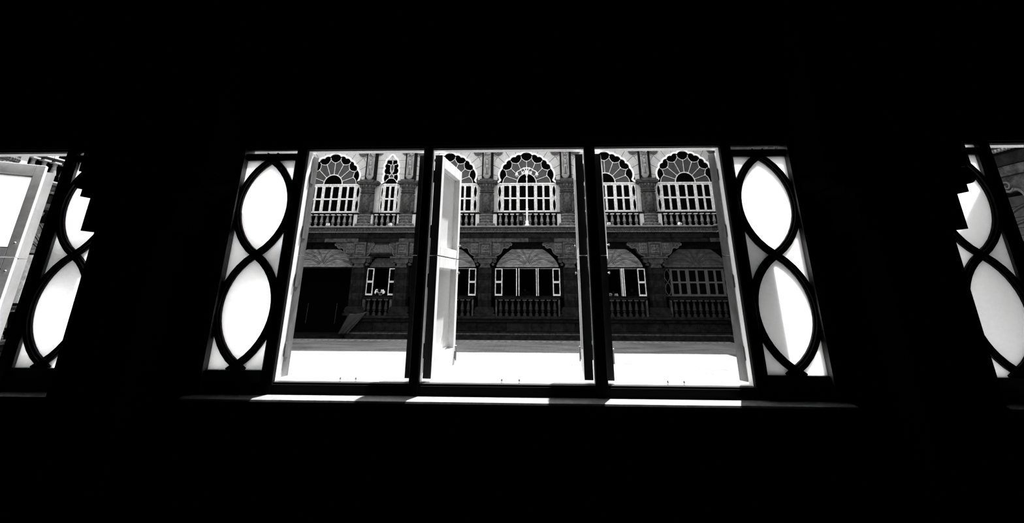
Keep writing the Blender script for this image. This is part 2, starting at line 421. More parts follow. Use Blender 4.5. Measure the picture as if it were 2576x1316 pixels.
# --- upper floor pieces in local coordinates: x along the wall, y into the building, z up, window plane y=0
def wide_outline(extra=0.):
    cusps = [P(1.60, 86), P(1.72, 61)]
    path = []
    seq = [(83, 59.5, 1, .15), (59.5, 36, 2, .085), (36, 11.8, 2, .085)]
    pts = [P(1.60, -88)]
    angs = [-83, -59.5, -47.7, -36, -23.9, -11.8]
    bul = [.14, .085, .085, .085, .085]
    ang_pts = [P(1.56 if a == -83 else 1.69, a) for a in angs]
    left = [(-1.76, .0), (-1.66, .06), (-1.57, .16)]
    for k in range(5): left += arc(ang_pts[k], ang_pts[k+1], bul[k], 7)[(0 if k == 0 else 1):]
    left += arc(ang_pts[5], (0, 1.95), .05, 6)[1:]
    return left+[(-x, z) for x, z in reversed(left[:-1])]
def narrow_outline():
    c = [(-.36, .12), (-.36, .63), (-.36, .99), (-.33, 1.29), (-.16, 1.60), (0, 1.82)]
    bul = [.085, .085, .08, .075, .03]
    left = [(-.56, 0), (-.46, .05)]
    for k in range(5): left += arc(c[k], c[k+1], bul[k], 7)[(0 if k == 0 else 1):]
    return left+[(-x, z) for x, z in reversed(left[:-1])]
WOUT, NOUT = wide_outline(), narrow_outline()

def sector_blocks(narrow):
    """stone blocks of the wall around an arch, polygons about the arch centre"""
    out = []
    hb = 1.23 if narrow else 2.38
    top = 3.05
    if narrow:
        rows = [0, .62, 1.02, 1.5, 2.0, 2.5, 3.05]
        for a in range(len(rows)-1):
            z0, z1 = rows[a]+.008, rows[a+1]-.008
            for sg in (-1, 1):
                inner = .5 if z1 < 1.45 else (.42 if z1 < 1.95 else .008)
                out.append([(sg*inner, z0), (sg*hb, z0), (sg*hb, z1), (sg*inner, z1)][::sg])
        return out
    def ray(deg):
        s, c = math.sin(R(deg)), math.cos(R(deg))
        return min(hb/abs(s) if abs(s) > 1e-6 else 99, top/c if c > 1e-6 else 99)
    n = 13; st = 180/n
    e = 1.06
    def pt(r, d): return (r*math.sin(R(d)), r*math.cos(R(d))*e)
    for k in range(n):
        a0, a1 = -90+st*k+.35, -90+st*(k+1)-.35
        inn = [pt(1.80, a0+(a1-a0)*q/3) for q in range(4)]
        o0, o1 = min(2.36, ray(a0)), min(2.36, ray(a1))
        out.append(inn+[pt(o1, a1), pt(o0, a0)])
    n = 9; st = 180/n
    for k in range(n):
        a0, a1 = -90+st*k+.3, -90+st*(k+1)-.3
        if abs((a0+a1)/2) > 65: continue
        i0, i1 = 2.385, 2.385
        o0, o1 = ray(a0), ray(a1)
        def q(r, d): return (r*math.sin(R(d)), min(r*math.cos(R(d))*(e if r < 2.5 else 1), top))
        pl = [q(i0, a0), q(i1, a1), q(max(o1, 2.42), a1)]
        c0, c1 = math.degrees(math.atan2(-hb, top)), math.degrees(math.atan2(hb, top))
        for cc in (c1, c0):
            if a0 < cc < a1: pl.append((math.copysign(hb, cc), top))
        pl.append(q(max(o0, 2.42), a0))
        out.append([(max(-hb, min(hb, x)), z) for x, z in pl])
    return out
SB = {False: sector_blocks(False), True: sector_blocks(True)}
def backing(narrow):
    hb = 1.23 if narrow else 2.38; o = NOUT if narrow else WOUT
    mb = MB()
    hl = [(x, z) for x, z in o]; n = len(hl); h = n//2
    poly1 = [(-hb, 0)]+hl[:h+1]+[(0, 3.1), (-hb, 3.1)]
    poly2 = hl[h:]+[(hb, 0), (hb, 3.1), (0, 3.1)]
    mb.prism(poly1, .02, .22); mb.prism(poly2, .02, .22)
    jw = .58 if narrow else 1.79
    for sg in (-1, 1):
        a, b = sorted((sg*jw, sg*hb)); mb.box(a, b, -.04, .22, Z_LEDGE-ARCH_Z-.1, 0)
    return mb

def flat(poly, y0=.1, y1=.106): return MB().prism(poly, y0, y1)

def casement_set(parent, z0, z1, cols, frame_mat='framewhite', y=.06):
    """closed leaves with two panes each, shared meshes"""
    zm = (z0+z1)/2
    for x0, x1 in cols:
        key = ('leaf', round(x1-x0, 3), round(z1-z0, 3), frame_mat)
        wd = x1-x0
        def mk():
            f = MB(); s_ = .062
            f.cham(0, s_, y-.03, y+.02, z0, z1, .006).cham(wd-s_, wd, y-.03, y+.02, z0, z1, .006)
            for a, b in ((z0, z0+.11), (zm-.045, zm+.045), (z1-.09, z1)): f.box(s_, wd-s_, y-.026, y+.02, a, b)
            p1 = MB().box(s_, wd-s_, y, y+.006, z0+.11, zm-.045); p2 = MB().box(s_, wd-s_, y, y+.006, zm+.045, z1-.09)
            return f.mesh('casement_leaf', frame_mat), p1.mesh('pane', 'darkglass'), p2.mesh('pane', 'darkglass')
        a, b, c = shared(key, mk)
        o = obj('casement_leaf', a, parent, (x0, 0, 0)); obj('pane', b, o); obj('pane', c, o)

def far_sidelight(parent, x0, x1, z0, z1, frame_mat='framewhite'):
    cx = (x0+x1)/2; zm = (z0+z1)/2; A = (x1-x0)/2-.035
    def mk():
        l = MB()
        for a, b in ((z0+.03, zm), (zm, z1-.03)):
            ls = lens_side(a, b, A, 10)
            for sg in (-1, 1): l.ribbon([(sg*u, z) for u, z in ls], .035, .03, .08)
        l.box(x0-cx, x0-cx+.03, .02, .1, z0, z1); l.box(x1-cx-.03, x1-cx, .02, .1, z0, z1)
        l.box(x0-cx, x1-cx, .02, .1, z0-.02, z0+.03); l.box(x0-cx, x1-cx, .02, .1, z1-.03, z1+.02)
        ps = []
        for a, b in ((z0+.03, zm), (zm, z1-.03)): ps.append(MB().prism(lens_poly(a, b, 0, A), .055, .06).mesh('lens_pane', 'darkglass'))
        return l.mesh('sidelight', frame_mat), ps, MB().box(x0-cx+.02, x1-cx-.02, .062, .068, z0, z1).mesh('corner_pane', 'framewhite' if z0 > 4 else 'darkglass')
    l, ps, bk = shared(('fsl', round(x1-x0, 3), z0, frame_mat), mk)
    o = obj('sidelight', l, parent, (cx, 0, 0))
    for p in ps: obj('lens_pane', p, o)
    obj('corner_pane', bk, o)

def upper_window(loc, rz, label, narrow=False):
    t = thing('arched_window', label, 'window', loc, rz, 'arched upper windows on the courtyard')
    o = NOUT if narrow else WOUT
    def mk():
        md = MB().ribbon([(x, z+ARCH_Z) for x, z in o], .10, -.07, .16, side=.5)
        md2 = MB().ribbon([(x, z+ARCH_Z) for x, z in o], .045, .0, .16, side=-.5)
        tr = MB(); petals = []; ovals = []
        if not narrow:
            r0 = .585
            tr.ribbon([(x, z+ARCH_Z) for x, z in [P(r0, a) for a in range(-90, 91, 9)]], .055, .03, .11)
            tr.box(-1.78, 1.78, .0, .13, ARCH_Z-.06, ARCH_Z+.02)
            sp = [-71, -47.6, -23.7, 0, 23.7, 47.6, 71]; ju = [-59.5, -36, -11.8, 11.8, 36, 59.5]
            for a in sp:
                tr.ribbon([(x, z+ARCH_Z) for x, z in (P(r0, a), P(1.30, a))], .032, .04, .1)
                x, z = P(1.30, a); tr.ball((x, .05, z+ARCH_Z), .05, 6)
            def off(p): return (p[0], p[1]+ARCH_Z)
            cur = {}
            for a in sp:
                for j in ju:
                    if abs(a-j) < 14:
                        p0, p2 = P(1.30, a), P(1.53, j); p1 = P(1.36, a*.35+j*.65)
                        cur[(a, j)] = bez(p0, p1, p2, 6)
                        tr.ribbon([off(p) for p in cur[(a, j)]], .035, .04, .1)
            for sg in (-1, 1):
                c = bez(P(1.30, sg*71), P(1.47, sg*78), (sg*1.46, .02), 6); cur[(sg*71, sg*90)] = c
                tr.ribbon([off(p) for p in c], .035, .04, .1)
            for j in ju: tr.ribbon([off(P(1.53, j)), off(P(1.70, j))], .04, .04, .1)
            lo = WOUT
            # petals between neighbouring spokes
            al = [-90]+sp+[90]
            for k in range(len(al)-1):
                a, b = al[k], al[k+1]
                base = [P(r0, a+(b-a)*q/4) for q in range(5)]
                if a == -90: topp = list(reversed(cur[(-71, -90)])); poly = base+topp[::-1]
                elif b == 90: poly = base+[p for p in reversed(cur[(71, 90)])]
                else:
                    j = [q for q in ju if a < q < b][0]
                    poly = base+cur[(b, j)]+list(reversed(cur[(a, j)]))[1:]
                petals.append(MB().prism([off(p) for p in poly], .075, .081).mesh('petal_pane', 'greyglass'))
            # dark lobed lights over each spoke
            spans = [(-83, -59.5), (-59.5, -36), (-36, -11.8), (-11.8, 11.8), (11.8, 36), (36, 59.5), (59.5, 83)]
            for (a, b), s_ in zip(spans, sp):
                out_ = [p for p in WOUT if a-.5 <= math.degrees(math.atan2(p[0], p[1]/1.06)) <= b+.5 and p[1] > .1]
                if (s_, a) in cur: inner = list(reversed(cur[(s_, a)]))
                else: inner = list(reversed(cur[(s_, -90)][:4])) if a == -83 else []
                if (s_, b) in cur: inner2 = cur[(s_, b)]
                else: inner2 = cur[(s_, 90)][:4] if b == 83 else []
                poly = out_+(inner+inner2[1:])[::-1]
                ovals.append(MB().prism([off(p) for p in poly], .085, .09).mesh('lobed_pane', 'darkglass'))
            lun = MB().prism([off(P(r0, a)) for a in range(-90, 91, 9)], .07, .076).mesh('lunette_pane', 'darkglass')
        else:
            r0 = .37
            def off(p): return (p[0], p[1]+ARCH_Z)
            tr.ribbon([off(P(r0, a)) for a in range(-90, 91, 15)], .04, .03, .11)
            tr.box(-.58, .58, .0, .13, ARCH_Z-.06, ARCH_Z+.02)
            for sg in (-1, 1):
                tr.ribbon([off(p) for p in [(sg*.10, .37), (sg*.15, .47), (sg*.12, .56), (sg*.0, .68)]], .04, .04, .1)
                tr.ribbon([off(p) for p in bez((sg*.12, .56), (sg*.2, .63), (sg*.40, .62), 5)], .045, .04, .1)
                tr.ribbon([off(p) for p in [(sg*.0, .68), (sg*.07, .80), (sg*.11, .86)]], .06, .04, .1)
                tr.ribbon([off(p) for p in [(sg*.03, .78), (sg*.11, .96), (sg*.10, 1.14), (sg*.0, 1.32)]], .035, .04, .1)
                tr.ribbon([off(p) for p in bez((sg*.09, 1.2), (sg*.2, 1.3), (sg*.37, 1.27), 5)], .04, .04, .1)
            tr.box(-.02, .02, .04, .1, ARCH_Z+1.28, ARCH_Z+1.45); tr.ball((0, .06, ARCH_Z+1.46), .055, 8)
            petals.append(MB().prism([off(p) for p in [(0, .80), (.1, .98), (.09, 1.14), (0, 1.3), (-.09, 1.14), (-.1, .98)]], .075, .08).mesh('petal_pane', 'greyglass'))
            petals.append(MB().prism([off(p) for p in [(-.09, .38), (.09, .38), (.13, .48), (.1, .57), (0, .66), (-.1, .57), (-.13, .48)]], .075, .08).mesh('petal_pane', 'greyglass'))
            ovals.append(MB().prism([off(p) for p in NOUT], .095, .1).mesh('lobed_pane', 'darkglass'))
            lun = MB().prism([off(P(r0, a)) for a in range(-90, 91, 15)], .07, .076).mesh('lunette_pane', 'darkglass')
        fr = MB()
        if not narrow:
            for x in (-1.47, -.53, .53, 1.47): fr.box(x-.035, x+.035, .02, .1, 5.60, 7.36)
            fr.box(-1.78, 1.78, .0, .12, 5.58, 5.64)
        else:
            for x in (-.36, .36): fr.box(x-.03, x+.03, .02, .1, 5.60, 7.36)
            fr.box(-.58, .58, .0, .12, 5.58, 5.64)
        return (md.mesh('arch_moulding', 'whitetrim'), md2.mesh('inner_moulding', 'stonedark'), tr.mesh('tracery', 'framewhite'), petals, ovals, lun, fr.mesh('frame', 'framewhite'))
    md, md2, tr, petals, ovals, lun, fr = shared(('uw', narrow), mk)
    obj('arch_moulding', md, t); obj('inner_moulding', md2, t); obj('tracery', tr, t); obj('frame', fr, t)
    for p in petals: obj('petal_pane', p, t)
    for p in ovals: obj('lobed_pane', p, t)
    obj('lunette_pane', lun, t)
    if not narrow:
        casement_set(t, 5.64, 7.34, [(-1.435, -1.0), (-1.0, -.565), (-.495, 0), (0, .495), (.565, 1.0), (1.0, 1.435)])
        for a, b in ((-1.78, -1.505), (1.505, 1.78)): far_sidelight(t, a, b, 5.64, 7.34)
    else:
        casement_set(t, 5.64, 7.34, [(-.33, 0), (0, .33)])
        for a, b in ((-.58, -.39), (.39, .58)): far_sidelight(t, a, b, 5.64, 7.34)
    return t

def baluster_mesh(h, key, mt):
    def mk():
        k = h/.70
        pr = [(.105, 0), (.105, .05), (.095, .055), (.09, .10), (.055, .14), (.045, .165), (.075, .19), (.085, .225), (.06, .255), (.10, .275), (.10, .30), (.055, .54), (.05, .575), (.075, .59), (.05, .61), (.09, .655)]
        b = MB().lathe([(r, z*k) for r, z in pr], 12)
        return b.mesh('baluster', mt), MB().box(-.11, .11, -.11, .11, .655*k, .70*k).mesh('baluster_cap', 'cap' if mt == 'baluster' else 'carve')
    return shared(key, mk)

def balustrade(loc, rz, label, narrow, z0, z1, mt, group, rail_mt, pier_mt):
    t = thing('balustrade', label, 'balustrade', loc, rz, group)
    n = 4 if narrow else 10
    hw = (.84 if narrow else (1.98 if z0 > 3 else 1.77)); pitch_ = .345 if z0 > 3 else .33
    me, cap = baluster_mesh(z1-z0, ('bal', z0, mt), mt)
    for k in range(n):
        x = (k-(n-1)/2)*pitch_
        o = obj('baluster', me, t, (x, -.42, z0)); obj('cap', cap, o)
    MB().cham(-hw, hw, -.54, -.05, z1, z1+.10, .02).build('rail', rail_mt, t)
    MB().box(-hw, hw, -.24, -.05, z0, z1).build('back_panel', 'cavity', t)
    for sg in (-1, 1):
        a, b = sorted((sg*(n*pitch_/2+.03), sg*hw)); MB().cham(a, b, -.50, -.22, z0, z1, .01).build('end_pier', pier_mt, t)
    return t

def relief_height(seed, fig=True, depth=.09):
    def st(x): x = max(0, min(1, x)); return x*x*(3-2*x)
    def h(u, q):
        n = noise.noise(Vector((u*4.5+seed*3.1, q*22, seed)))+.4*noise.noise(Vector((u*9, q*44+seed, 4)))
        a = depth*st(.5+2.6*n)
        if fig and q < .48:
            z = q/.48
            def g(cx, cz, sx, sz): return math.exp(-((u-cx)/sx)**4-((z-cz)/sz)**4)
            f = max(g(.5, .86, .13, .07), g(.5, .64, .2, .14), g(.39, .26, .085, .26), g(.61, .26, .085, .26), .8*g(.5, .44, .24, .06), .7*g(.17, .6, .06, .2), .7*g(.83, .6, .06, .26))
            a = depth*1.15*f+depth*.35*st(2*n)*(z > .9)
        e = min(u, 1-u, q*2.4, (1-q)*3)
        return a if e > .05 else 0
    return h

def seated_height(seed, depth=.12):
    rg = random.Random(seed); ox = rg.uniform(-.06, .06); k = rg.uniform(.9, 1.15)
    def h(u, z):
        def g(cx, cz, sx, sz): return math.exp(-((u-cx-ox)/sx)**2-((z-cz)/sz)**2)
        f = max(g(.5, .74*k, .09, .10), g(.5, .50, .13, .16), .9*g(.5, .22, .30, .09), .7*g(.28, .46, .06, .16), .7*g(.73, .52, .06, .18), .6*g(.22, .8, .12, .08), .6*g(.8, .8, .1, .1))
        a = depth*f+depth*.35*abs(noise.noise(Vector((u*9+seed, z*9, 3))))+(depth*.8 if z < .10 else 0)
        return a if .03 < u < .97 and .02 < z < .97 else 0
    return h

def upper_column(loc, rz, label, seed):
    t = thing('column', label, 'column', loc, rz, 'granite columns of the upper storey')
    cy = -.36
    def mk():
        L = Z_LEDGE
        base = MB().lathe([(.66, L), (.66, L+.04), (.60, L+.05), (.60, L+.08), (.55, L+.10), (.50, L+.20), (.40, L+.27)], 8, 0, cy, 1.0, .62, .5)
        for k in range(9):
            a = R(-172+164*k/8); base.ball((.53*math.cos(a), cy+.33*math.sin(a), L+.13), .06, 6, 1, 1, 1.2)
        drum = MB().lathe([(.39, L+.26), (.47, L+.29), (.48, L+.33), (.47, L+.36), (.39, L+.385), (.385, L+.41), (.44, L+.43), (.455, L+.50), (.44, L+.57), (.385, L+.59), (.385, L+.62), (.47, L+.645), (.485, L+.68), (.47, L+.72), (.38, L+.75)], 16, 0, cy, 1, .62)
        for k in range(15):
            a = R(-176+172*k/14); drum.ball((.45*math.cos(a), cy+.28*math.sin(a), L+.50), .03, 6, 1, 1, 1.3)
        band = MB().lathe([(.36, L+.75), (.41, L+.80), (.36, L+.84), (.42, L+.90), (.38, L+.98)], 16, 0, cy, 1, .62)
        sh = MB().lathe([(.27, L+.90), (.25, L+1.9)], 12, 0, cy-.12)
        fl = []
        for sg in (-1, 1): fl.append(MB().lathe([(.17, L+.90), (.16, L+1.9)], 10, sg*.27, cy).mesh('side_shaft', 'stone'))
        nk = MB()
        for z, r in ((L+1.88, .40), (L+2.0, .44), (L+2.12, .42)): nk.lathe([(r-.06, z), (r, z+.03), (r, z+.07), (r-.06, z+.11)], 16, 0, cy, 1, .7)
        cap = MB().lathe([(.38, L+2.22), (.46, L+2.40), (.56, L+2.54)], 8, 0, cy, 1, .62, .5)
        leaves = MB()
        for k in range(7):
            a = R(-160+140*k/6); leaves.ball((.48*math.cos(a), cy+.31*math.sin(a), L+2.42), .06, 6, .8, .8, 1.4)
        ab = MB().cham(-.58, .58, cy-.36, -.02, L+2.54, L+2.62, .015).cham(-.40, .40, cy-.40, -.02, L+2.62, L+2.80, .015).cham(-.62, .62, cy-.22, -.02, L+2.62, L+2.76, .015)
        pil = MB().cham(-.34, .34, -.24, .02, L+2.80, 10.45, .03)
        pot = MB().lathe([(.06, L+2.88), (.16, L+2.96), (.22, L+3.08), (.24, L+3.14)], 12, -.04, -.24, 1, .5).box(-.28, .2, -.30, -.22, L+2.82, L+2.88)
        return [base.mesh('base', 'stonelight'), drum.mesh('drum', 'stonelight'), band.mesh('band', 'stone'), sh.mesh('shaft', 'stone', True)]+fl+[nk.mesh('neck_ring', 'stone'), cap.mesh('capital', 'stone'), leaves.mesh('capital_leaves', 'stonelight'), ab.mesh('abacus', 'stone'), pil.mesh('pilaster', 'stonedark'), pot.mesh('pedestal', 'relief')]
    for me in shared('ucol', mk): obj(me.name.split('.')[0], me, t)
    MB().field(-.25, .19, Z_LEDGE+3.14, 10.4, 26, 130, relief_height(seed, True, .13), -.245).build('relief', 'relief', t)
    return t

def medallion_mesh():
    def mk():
        b = MB().lathe([(.30, 0), (.30, .05), (.26, .06), (.25, .03), (.20, .03), (.19, .07), (.14, .07), (.13, .04), (.09, .04), (.08, .09), (.03, .10)], 18)
        b.v = [(x, -z, y) for x, y, z in b.v]; return b.mesh('medallion', 'reliefdark')
    return shared('med', mk)

# --- lower storey
def lower_pier(loc, rz, label, seed, kinds=('wide', 'wide')):
    t = thing('stone_pier', label, 'pillar', loc, rz, 'granite piers of the lower storey')
    cy = -.34
    def mk():
        a = MB().cham(-.60, .60, cy-.34, -.02, -.10, .02, .015).cham(-.52, .52, cy-.30, -.02, .02, .10, .01)
        a2 = MB().prism([(-.56, .10), (.56, .10), (.50, .30), (.42, .38), (-.42, .38), (-.50, .30)], cy-.30, -.02)
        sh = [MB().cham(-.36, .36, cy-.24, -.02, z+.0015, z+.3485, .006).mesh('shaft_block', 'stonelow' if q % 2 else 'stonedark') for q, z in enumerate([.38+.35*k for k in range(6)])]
        rb = MB()
        for x in (-.22, .22): rb.box(x-.012, x+.012, cy-.252, cy-.24, .42, 2.44)
        nk = MB().cham(-.30, .30, cy-.30, -.02, 2.44, 2.52, .02).cham(-.26, .26, cy-.28, -.02, 2.52, 2.66, .02)
        cp = MB().prism([(-.30, 2.66), (.30, 2.66), (.40, 2.78), (.40, 2.93), (-.40, 2.93), (-.40, 2.78)], cy-.32, -.02)
        vo = []
        for sg in (-1, 1):
            for rr, x, z in ((.11, .52, 2.82), (.07, .44, 2.62)):
                vo.append(MB().prism([(sg*x+rr*math.cos(q*math.pi/7), z+rr*math.sin(q*math.pi/7)) for q in range(14)], cy-.22, cy+.1).mesh('volute', 'carve'))
            vo.append(MB().box(*sorted((sg*.3, sg*.62)), cy-.2, cy+.1, 2.84, 2.94).mesh('volute_arm', 'carve'))
        ab = MB().cham(-.66, .66, cy-.38, -.02, 2.94, 3.05, .012)
        bl = MB().box(-.36, .36, cy-.30, -.02, 3.05, 3.84)
        fr = MB()
        for x0, x1, z0, z1 in ((-.36, -.27, 3.05, 3.84), (.27, .36, 3.05, 3.84), (-.27, .27, 3.05, 3.16), (-.27, .27, 3.74, 3.84)): fr.box(x0, x1, cy-.38, cy-.30, z0, z1)
        return [a.mesh('base_step', 'stonelow'), a2.mesh('base', 'stonelow'), ]+sh+vo+[rb.mesh('shaft_rib', 'stonedark'), nk.mesh('neck', 'stone'), cp.mesh('capital', 'carve'), ab.mesh('abacus', 'stone'), bl.mesh('block', 'stonelow'), fr.mesh('block_frame', 'stone')]
    for me in shared('lpier', mk): obj(me.name.split('.')[0], me, t)
    MB().field(-.26, .26, 3.17, 3.73, 28, 28, seated_height(seed), cy-.30).build('relief', 'reliefdark', t)
    for sg, kd in zip((-1, 1), kinds):
        def mkb():
            ln = 1.15 if kd == 'wide' else .42
            prof = [(0, 3.08), (.20, 3.09)]+bez((.20, 3.09), (.55, 3.14), (.60, 3.42), 6)[1:]+bez((.60, 3.42), (.68, 3.60), (.86, 3.50), 5)[1:]
            prof += [(.97, 3.56), (1.02, 3.66), (1.12, 3.66), (1.15, 3.76), (1.10, 3.84), (0, 3.84)]
            s_ = ln/1.15
            prof = [(.36+x*s_, z) for x, z in prof]
            b = MB().prism(prof, cy-.22, cy+.22)
            edge = MB().ribbon(prof[1:-2], .05, cy-.26, cy-.22)
            sc_ = MB(); pts = []
            for q in range(22):
                a = q*.45; r = .14*(1-q/26); pts.append((.36+.88*s_+r*math.cos(a+3.6)*min(1, s_*1.6), 3.63+r*math.sin(a+3.6)))
            sc_.ribbon(pts, .03, cy-.27, cy-.22)
            crv = MB().field(.36+.04, .36+.50*s_, 3.20, 3.80, 22, 22, seated_height(seed+9, .10), cy-.215)
            return b, edge, sc_, crv
        b, e, s_, c = mkb()
        if sg < 0: b, e, s_, c = [mirror(x) for x in (b, e, s_, c)]
        o = b.build('bracket', 'carve', t); e.build('bracket_edge', 'reliefdark', o); s_.build('scroll', 'reliefdark', o); c.build('carving', 'reliefdark', o)
    return t

def tympanum(t, hw=1.78, narrow=False, pm=None):
    pm = pm or ('plankdark' if narrow else 'plank')  # recess shade over the narrow window is put into its darker planks
    def mk():
        out = []
        zt = 3.5 if not narrow else 3.0
        rows = [2.50, 2.63, 2.80, 3.03, 3.27, 3.5] if not narrow else [2.50, 2.60, 2.80, 3.0]
        n = len(rows)-1
        def half(z):
            k = (z-2.5)/(zt-2.5); return hw*(1-.50*k**1.7)
        for a in range(n):
            z0, z1 = rows[a], rows[a+1]-.010
            out.append(('plank', MB().prism([(-half(z0+(z1-z0)*q/4), z0+(z1-z0)*q/4) for q in range(4, -1, -1)]+[(half(z0+(z1-z0)*q/4), z0+(z1-z0)*q/4) for q in range(5)], .0 if a else -.03, .05).mesh('plank', pm)))
        k = hw/1.78
        H = (zt-2.6)/1.06
        curves = [bez((.10, 2.62), (.75*k, 2.62+.75*H), (1.62*k, 2.62), 12), bez((.06, 2.66), (.42*k, 2.62+.85*H), (1.18*k, 2.62+.80*H), 10), bez((.02, 2.68), (.06, 2.62+.70*H), (.36*k, 2.62+.98*H), 8)]
        for c in curves:
            for sg in (-1, 1):
                r = MB()
                for d in (-.028, .028): r.ribbon([(sg*x, z) for x, z in c], .024, -.010, .0, side=d/.024)
                out.append(('rib', r.mesh('rib', 'rib')))
        for c in curves:
            for sg in (-1, 1): out.append(('rib_core', MB().ribbon([(sg*x, z) for x, z in c], .032, -.022, .0).mesh('rib_core', pm)))
        out.append(('boss', MB().prism([(-.10, 2.60), (.10, 2.60), (.06, 2.74), (-.06, 2.74)], -.05, .0).mesh('boss', pm)))
        # black sheets beside the planks stand in for recess shade
        for sg in (-1, 1):
            pl = [(sg*half(z), z) for z in [2.5+(zt-2.5)*k/14 for k in range(15)]]
            pl += [(sg*2.02 if not narrow else sg*.9, zt), (sg*2.02 if not narrow else sg*.9, 2.5)]
            out.append(('recess_shade', MB().prism(pl, .0, .05).mesh('recess_shade', 'cavity')))
        return out
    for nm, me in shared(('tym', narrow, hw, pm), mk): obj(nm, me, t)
    MB().box(-hw, hw, -.02, .1, 2.42, 2.50).build('head', 'stonedark', t)

def open_leaf(t, x0, x1, z0, z1, y=-.16):
    wd = x1-x0; zm = (z0+z1)/2
    def mk():
        f = MB(); s_ = .055
        f.box(0, s_, y, y+.045, z0, z1).box(wd-s_, wd, y, y+.045, z0, z1)
        for a, b in ((z0, z0+.09), (zm-.05, zm-.006), (zm+.006, zm+.05), (z1-.055, z1)): f.box(s_, wd-s_, y, y+.045, a, b)
        return f.mesh('casement_leaf', 'framewhite'), MB().box(s_, wd-s_, y+.02, y+.026, z0+.09, zm-.05).mesh('pane', 'darkglass'), MB().box(s_, wd-s_, y+.02, y+.026, zm+.05, z1-.055).mesh('pane', 'darkglass')
    a, b, c = shared(('ol', round(wd, 3)), mk)
    o = obj('casement_leaf', a, t, (x0, 0, 0)); obj('pane', b, o); obj('pane', c, o)

def lower_window(loc, rz, label, kind):
    t = thing('courtyard_window', label, 'window', loc, rz, 'lower windows on the courtyard')
    z0, z1 = .95, 2.42
    if kind == 'narrow':
        tympanum(t, .78, True)
        open_leaf(t, -.84, -.44, z0, z1); open_leaf(t, .44, .84, z0, z1)
        MB().box(-.90, .90, -.05, .1, .86, .95).build('sill', 'stonedark', t)
        for sg in (-1, 1): MB().box(*sorted((sg*.84, sg*.9)), -.02, .1, .95, 2.45).build('jamb', 'stonedark', t)
        for sg in (-1, 1): far_sidelight(t, *sorted((sg*.44, sg*.78)), z0, z1, 'stonedark')
        return t
    tympanum(t, pm='plankdark' if kind == 'closed' else None)  # corner shade put into the darker planks of shut windows
    MB().box(-2.0, 2.0, -.05, .1, .86, .95).build('sill', 'stonedark', t)
    for sg in (-1, 1): MB().box(*sorted((sg*1.84, sg*2.0)), -.02, .1, .95, 2.45).build('jamb', 'stonedark', t)
    if kind == 'open':
        for x in (-.565, .565): MB().box(x-.035, x+.035, .0, .1, z0, z1).build('mullion', 'stonedark', t)
        open_leaf(t, -1.84, -1.42, z0, z1); open_leaf(t, 1.42, 1.84, z0, z1)
        for sg in (-1, 1): far_sidelight(t, *sorted((sg*1.505, sg*1.84)), z0, z1, 'stonedark')
        # leaves standing straight out, seen on edge
        for x in (-.635, -.50, .48, .58):
            MB().box(x, x+.045, -.45, .02, z0, z1).build('casement_leaf', 'framewhite', t)
        MB().box(-1.42, 1.42, .0, .06, z1-.02, z1+.03).build('head_rail', 'framewhite', t)
    else:
        casement_set(t, z0, z1, [(-1.435, -1.0), (-1.0, -.565), (-.495, 0), (0, .495), (.565, 1.0), (1.0, 1.435)], 'reliefdark')
        for x in (-1.46, -.53, .53, 1.46): MB().box(x-.035, x+.035, .0, .1, z0, z1).build('mullion', 'reliefdark', t)
        for sg in (-1, 1): far_sidelight(t, *sorted((sg*1.47, sg*1.84)), z0, z1, 'reliefdark')
    return t

# ------------------------------------------------------------------ assemble one facade run
def cornice(name, label, loc, rz, x0, x1):
    t = thing(name, label, 'cornice', loc, rz, kind='structure')
    MB().cham(x0, x1, -.95, .05, 4.665, Z_LEDGE, .02).build('ledge', 'ledge', t)
    MB().box(x0, x1, -.66, .05, 4.44, 4.665).build('frieze', 'stone', t)
    orn = MB(); k = 0; x = x0+.1
    while x < x1-.1:
        orn.lathe([(.075, -.02), (.07, .02), (.05, .005), (.035, .03), (.005, .035)], 8)
        q = 40; orn.v[-q:] = [(vx+x, -.66-vz, vy+4.555) for vx, vy, vz in orn.v[-q:]]
        orn.box(x+.085, x+.105, -.68, -.66, 4.48, 4.63)
        x += .19
    orn.build('frieze_carving', 'stonelight', t, kind='stuff')
    den = MB(); x = x0
    while x < x1-.05:
        den._add([(x, -.70, 4.44), (x+.062, -.70, 4.44), (x+.031, -.70, 4.375), (x, -.62, 4.44), (x+.062, -.62, 4.44), (x+.031, -.62, 4.375)], [(0, 2, 1), (3, 4, 5), (0, 3, 5, 2), (1, 2, 5, 4)])
        x += .08
    den.build('dentil_fringe', 'ledge', t, kind='stuff')
    MB().box(x0, x1, -.55, .05, 3.84, 4.44).build('beam', 'stonedark', t)
    rng = random.Random(hash(name) % 97 if False else len(name))
    x = x0
    while x < x1-.3:
        wd = rng.uniform(1.2, 2.4); e = min(x1, x+wd)
        MB().cham(x+.006, e-.006, -.62, -.5, 3.85, 4.06, .008).build('beam_stone', rng.choice(['stone', 'stonelow', 'stonelow', 'stone']), t); x = e
    x = x0+.4
    while x < x1-.3:
        wd = rng.uniform(1.2, 2.4); e = min(x1, x+wd)
        MB().cham(x+.006, e-.006, -.58, -.5, 4.08, 4.34, .008).build('beam_stone', rng.choice(['stonelow', 'stonedark', 'stonelow']), t); x = e
    return t

